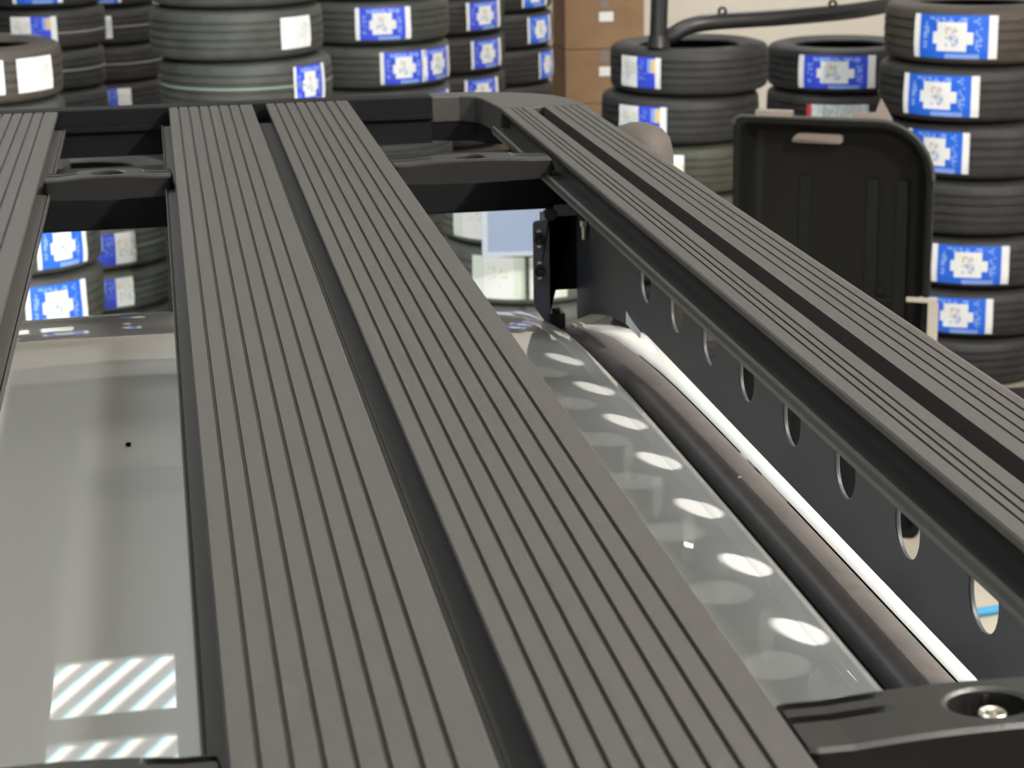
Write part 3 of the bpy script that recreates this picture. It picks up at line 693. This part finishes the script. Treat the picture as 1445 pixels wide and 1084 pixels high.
# ------------------------------------------------------------------ black steel hoop bar lying on the tyres
hoop = thing('hoop_bar', 'black bent steel tube bar resting on the right-hand tyre stacks', 'bar', (2.15, 8.7, 1.435))
HO = Vector((-2.15, -8.7, -1.435))
bm = bmesh.new(); tube(bm, [Vector(p) + HO for p in smooth_path([(2.118, 8.64, 2.05), (2.126, 8.64, 1.75), (2.120, 8.64, 1.478)], 8)], 0.038); cyl(bm, Vector((2.120, 8.64, 1.437)) + HO, (0, 0, 1), 0.05, 0.05, 20, r2=0.04)
autosmooth(link('upright_tube', bm, steel_blk, hoop))
bm = bmesh.new(); tube(bm, [Vector(p) + HO for p in smooth_path([(2.128, 8.66, 1.468), (2.19, 8.68, 1.480), (2.27, 8.70, 1.512), (2.40, 8.71, 1.528), (2.75, 8.78, 1.530), (3.10, 8.93, 1.532), (3.40, 9.12, 1.545)], 8)], 0.036)
autosmooth(link('cross_tube', bm, steel_blk, hoop))
for px in (2.421, 2.97):
    bm = bmesh.new(); q = Vector((px, 8.71 if px < 2.6 else 8.865, 1.56)) + HO
    n = 18; prof = [(0.009, -0.006), (0.020, -0.006), (0.020, 0.006), (0.009, 0.006)]
    loft(bm, [[(q.x + r * math.cos(2 * PI * k / n), q.y + w, q.z + 0.012 + r * math.sin(2 * PI * k / n)) for r, w in prof] for k in range(n + 1)], closed=True)
    link('tab', bm, steel_blk, hoop)

# ------------------------------------------------------------------ black plastic tray stood on end
tray = thing('plastic_tray', 'black moulded plastic tray stood on end before the right-hand tyres', 'tray', (1.895, 6.65, 0.0), math.radians(-30))
TWd, TH = 0.672, 1.435
def rr_outline(x0, x1, z0, z1, rt, rb, n=10):
    pts = []
    for cx, cz, a0, r in ((x1 - rt, z1 - rt, 0, rt), (x0 + 0.03, z1 - 0.03, 90, 0.03), (x0 + rb, z0 + rb, 180, rb), (x1 - rb, z0 + rb, 270, rb)):
        for k in range(n + 1):
            a = math.radians(a0 + 90 * k / n); pts.append((cx + r * math.cos(a), cz + r * math.sin(a)))
    return pts
def ring(y, d, rt=0.19): return [(x, y, z) for x, z in rr_outline(0 + d, TWd - d, 0 + d, TH - d, max(0.02, rt - d), 0.04)]
bm = bmesh.new()
R_ = [ring(0.012, 0.0), ring(-0.012, 0.0), ring(-0.016, 0.010), ring(-0.012, 0.022), ring(0.03, 0.035), ring(0.085, 0.055), ring(0.10, 0.075)]
loft(bm, R_, closed=True)
bm.verts.ensure_lookup_table(); n = len(R_[0])
bm.faces.new([bm.verts[(len(R_) - 1) * n + i] for i in range(n)])
R2 = [ring(0.012, 0.0), ring(0.014, 0.020), ring(0.105, 0.05), ring(0.108, 0.08)]
k0 = len(bm.verts); loft(bm, R2, closed=True); bm.verts.ensure_lookup_table(); bm.faces.new([bm.verts[k0 + 3 * n + i] for i in range(n)][::-1])
o = link('tray_shell', bm, tray_m, tray); autosmooth(o, 40)
bm = bmesh.new()
for xr in (0.20, 0.43, 0.53): extrude_xz(bm, [(xr, 0.2), (xr + 0.05, 0.2), (xr + 0.045, 1.22), (xr + 0.005, 1.22)], 0.094, 0.101)
extrude_xz(bm, [(0.1, 0.80), (0.56, 0.80), (0.56, 0.815), (0.1, 0.815)], 0.092, 0.101)
for xr in (0.30, 0.49): cyl(bm, (xr, 0.093, 0.84), (0, -1, 0), 0.012, 0.006, 12)
bevel(link('tray_rib', bm, tray_m, tray), 0.004)
bm = bmesh.new(); rings = []
for i in range(len(R_[0])): pass
O = rr_outline(0.0, TWd, 0, TH, 0.19, 0.04); P = [(x, -0.014, z) for x, z in O if z > 0.62]
tube(bm, P[:22], 0.006, 8); autosmooth(link('rim_edge', bm, tray_rim, tray)); 
bm = bmesh.new(); extrude_xz(bm, rr_outline(0.19, 0.36, 1.345, 1.376, 0.012, 0.012, 4), 0.036, 0.050); link('handle_slot', bm, tan_m, tray)
bm = bmesh.new(); box(bm, 0.075, 0.20, -0.024, 0.012, TH + 0.0005, TH + 0.022); bevel(link('clip', bm, tan_m, tray), 0.004)
bm = bmesh.new(); extrude_xz(bm, [(0.40, TH + 0.0), (0.53, TH + 0.0), (0.515, TH + 0.028), (0.49, TH + 0.07), (0.475, TH + 0.025), (0.40, TH + 0.02)], -0.012, 0.004); link('corner_tab', bm, tan_m, tray)
bm = bmesh.new(); box(bm, 0.60, 0.70, -0.03, -0.017, 0.838, 0.853); box(bm, 0.672, 0.706, -0.03, -0.017, 0.60, 0.838); box(bm, 0.64, 0.70, -0.017, 0.0, 0.838, 0.853)
bevel(link('pale_bracket', bm, mat('pale_bracket', (0.42, 0.38, 0.33), 0.5), tray), 0.002)
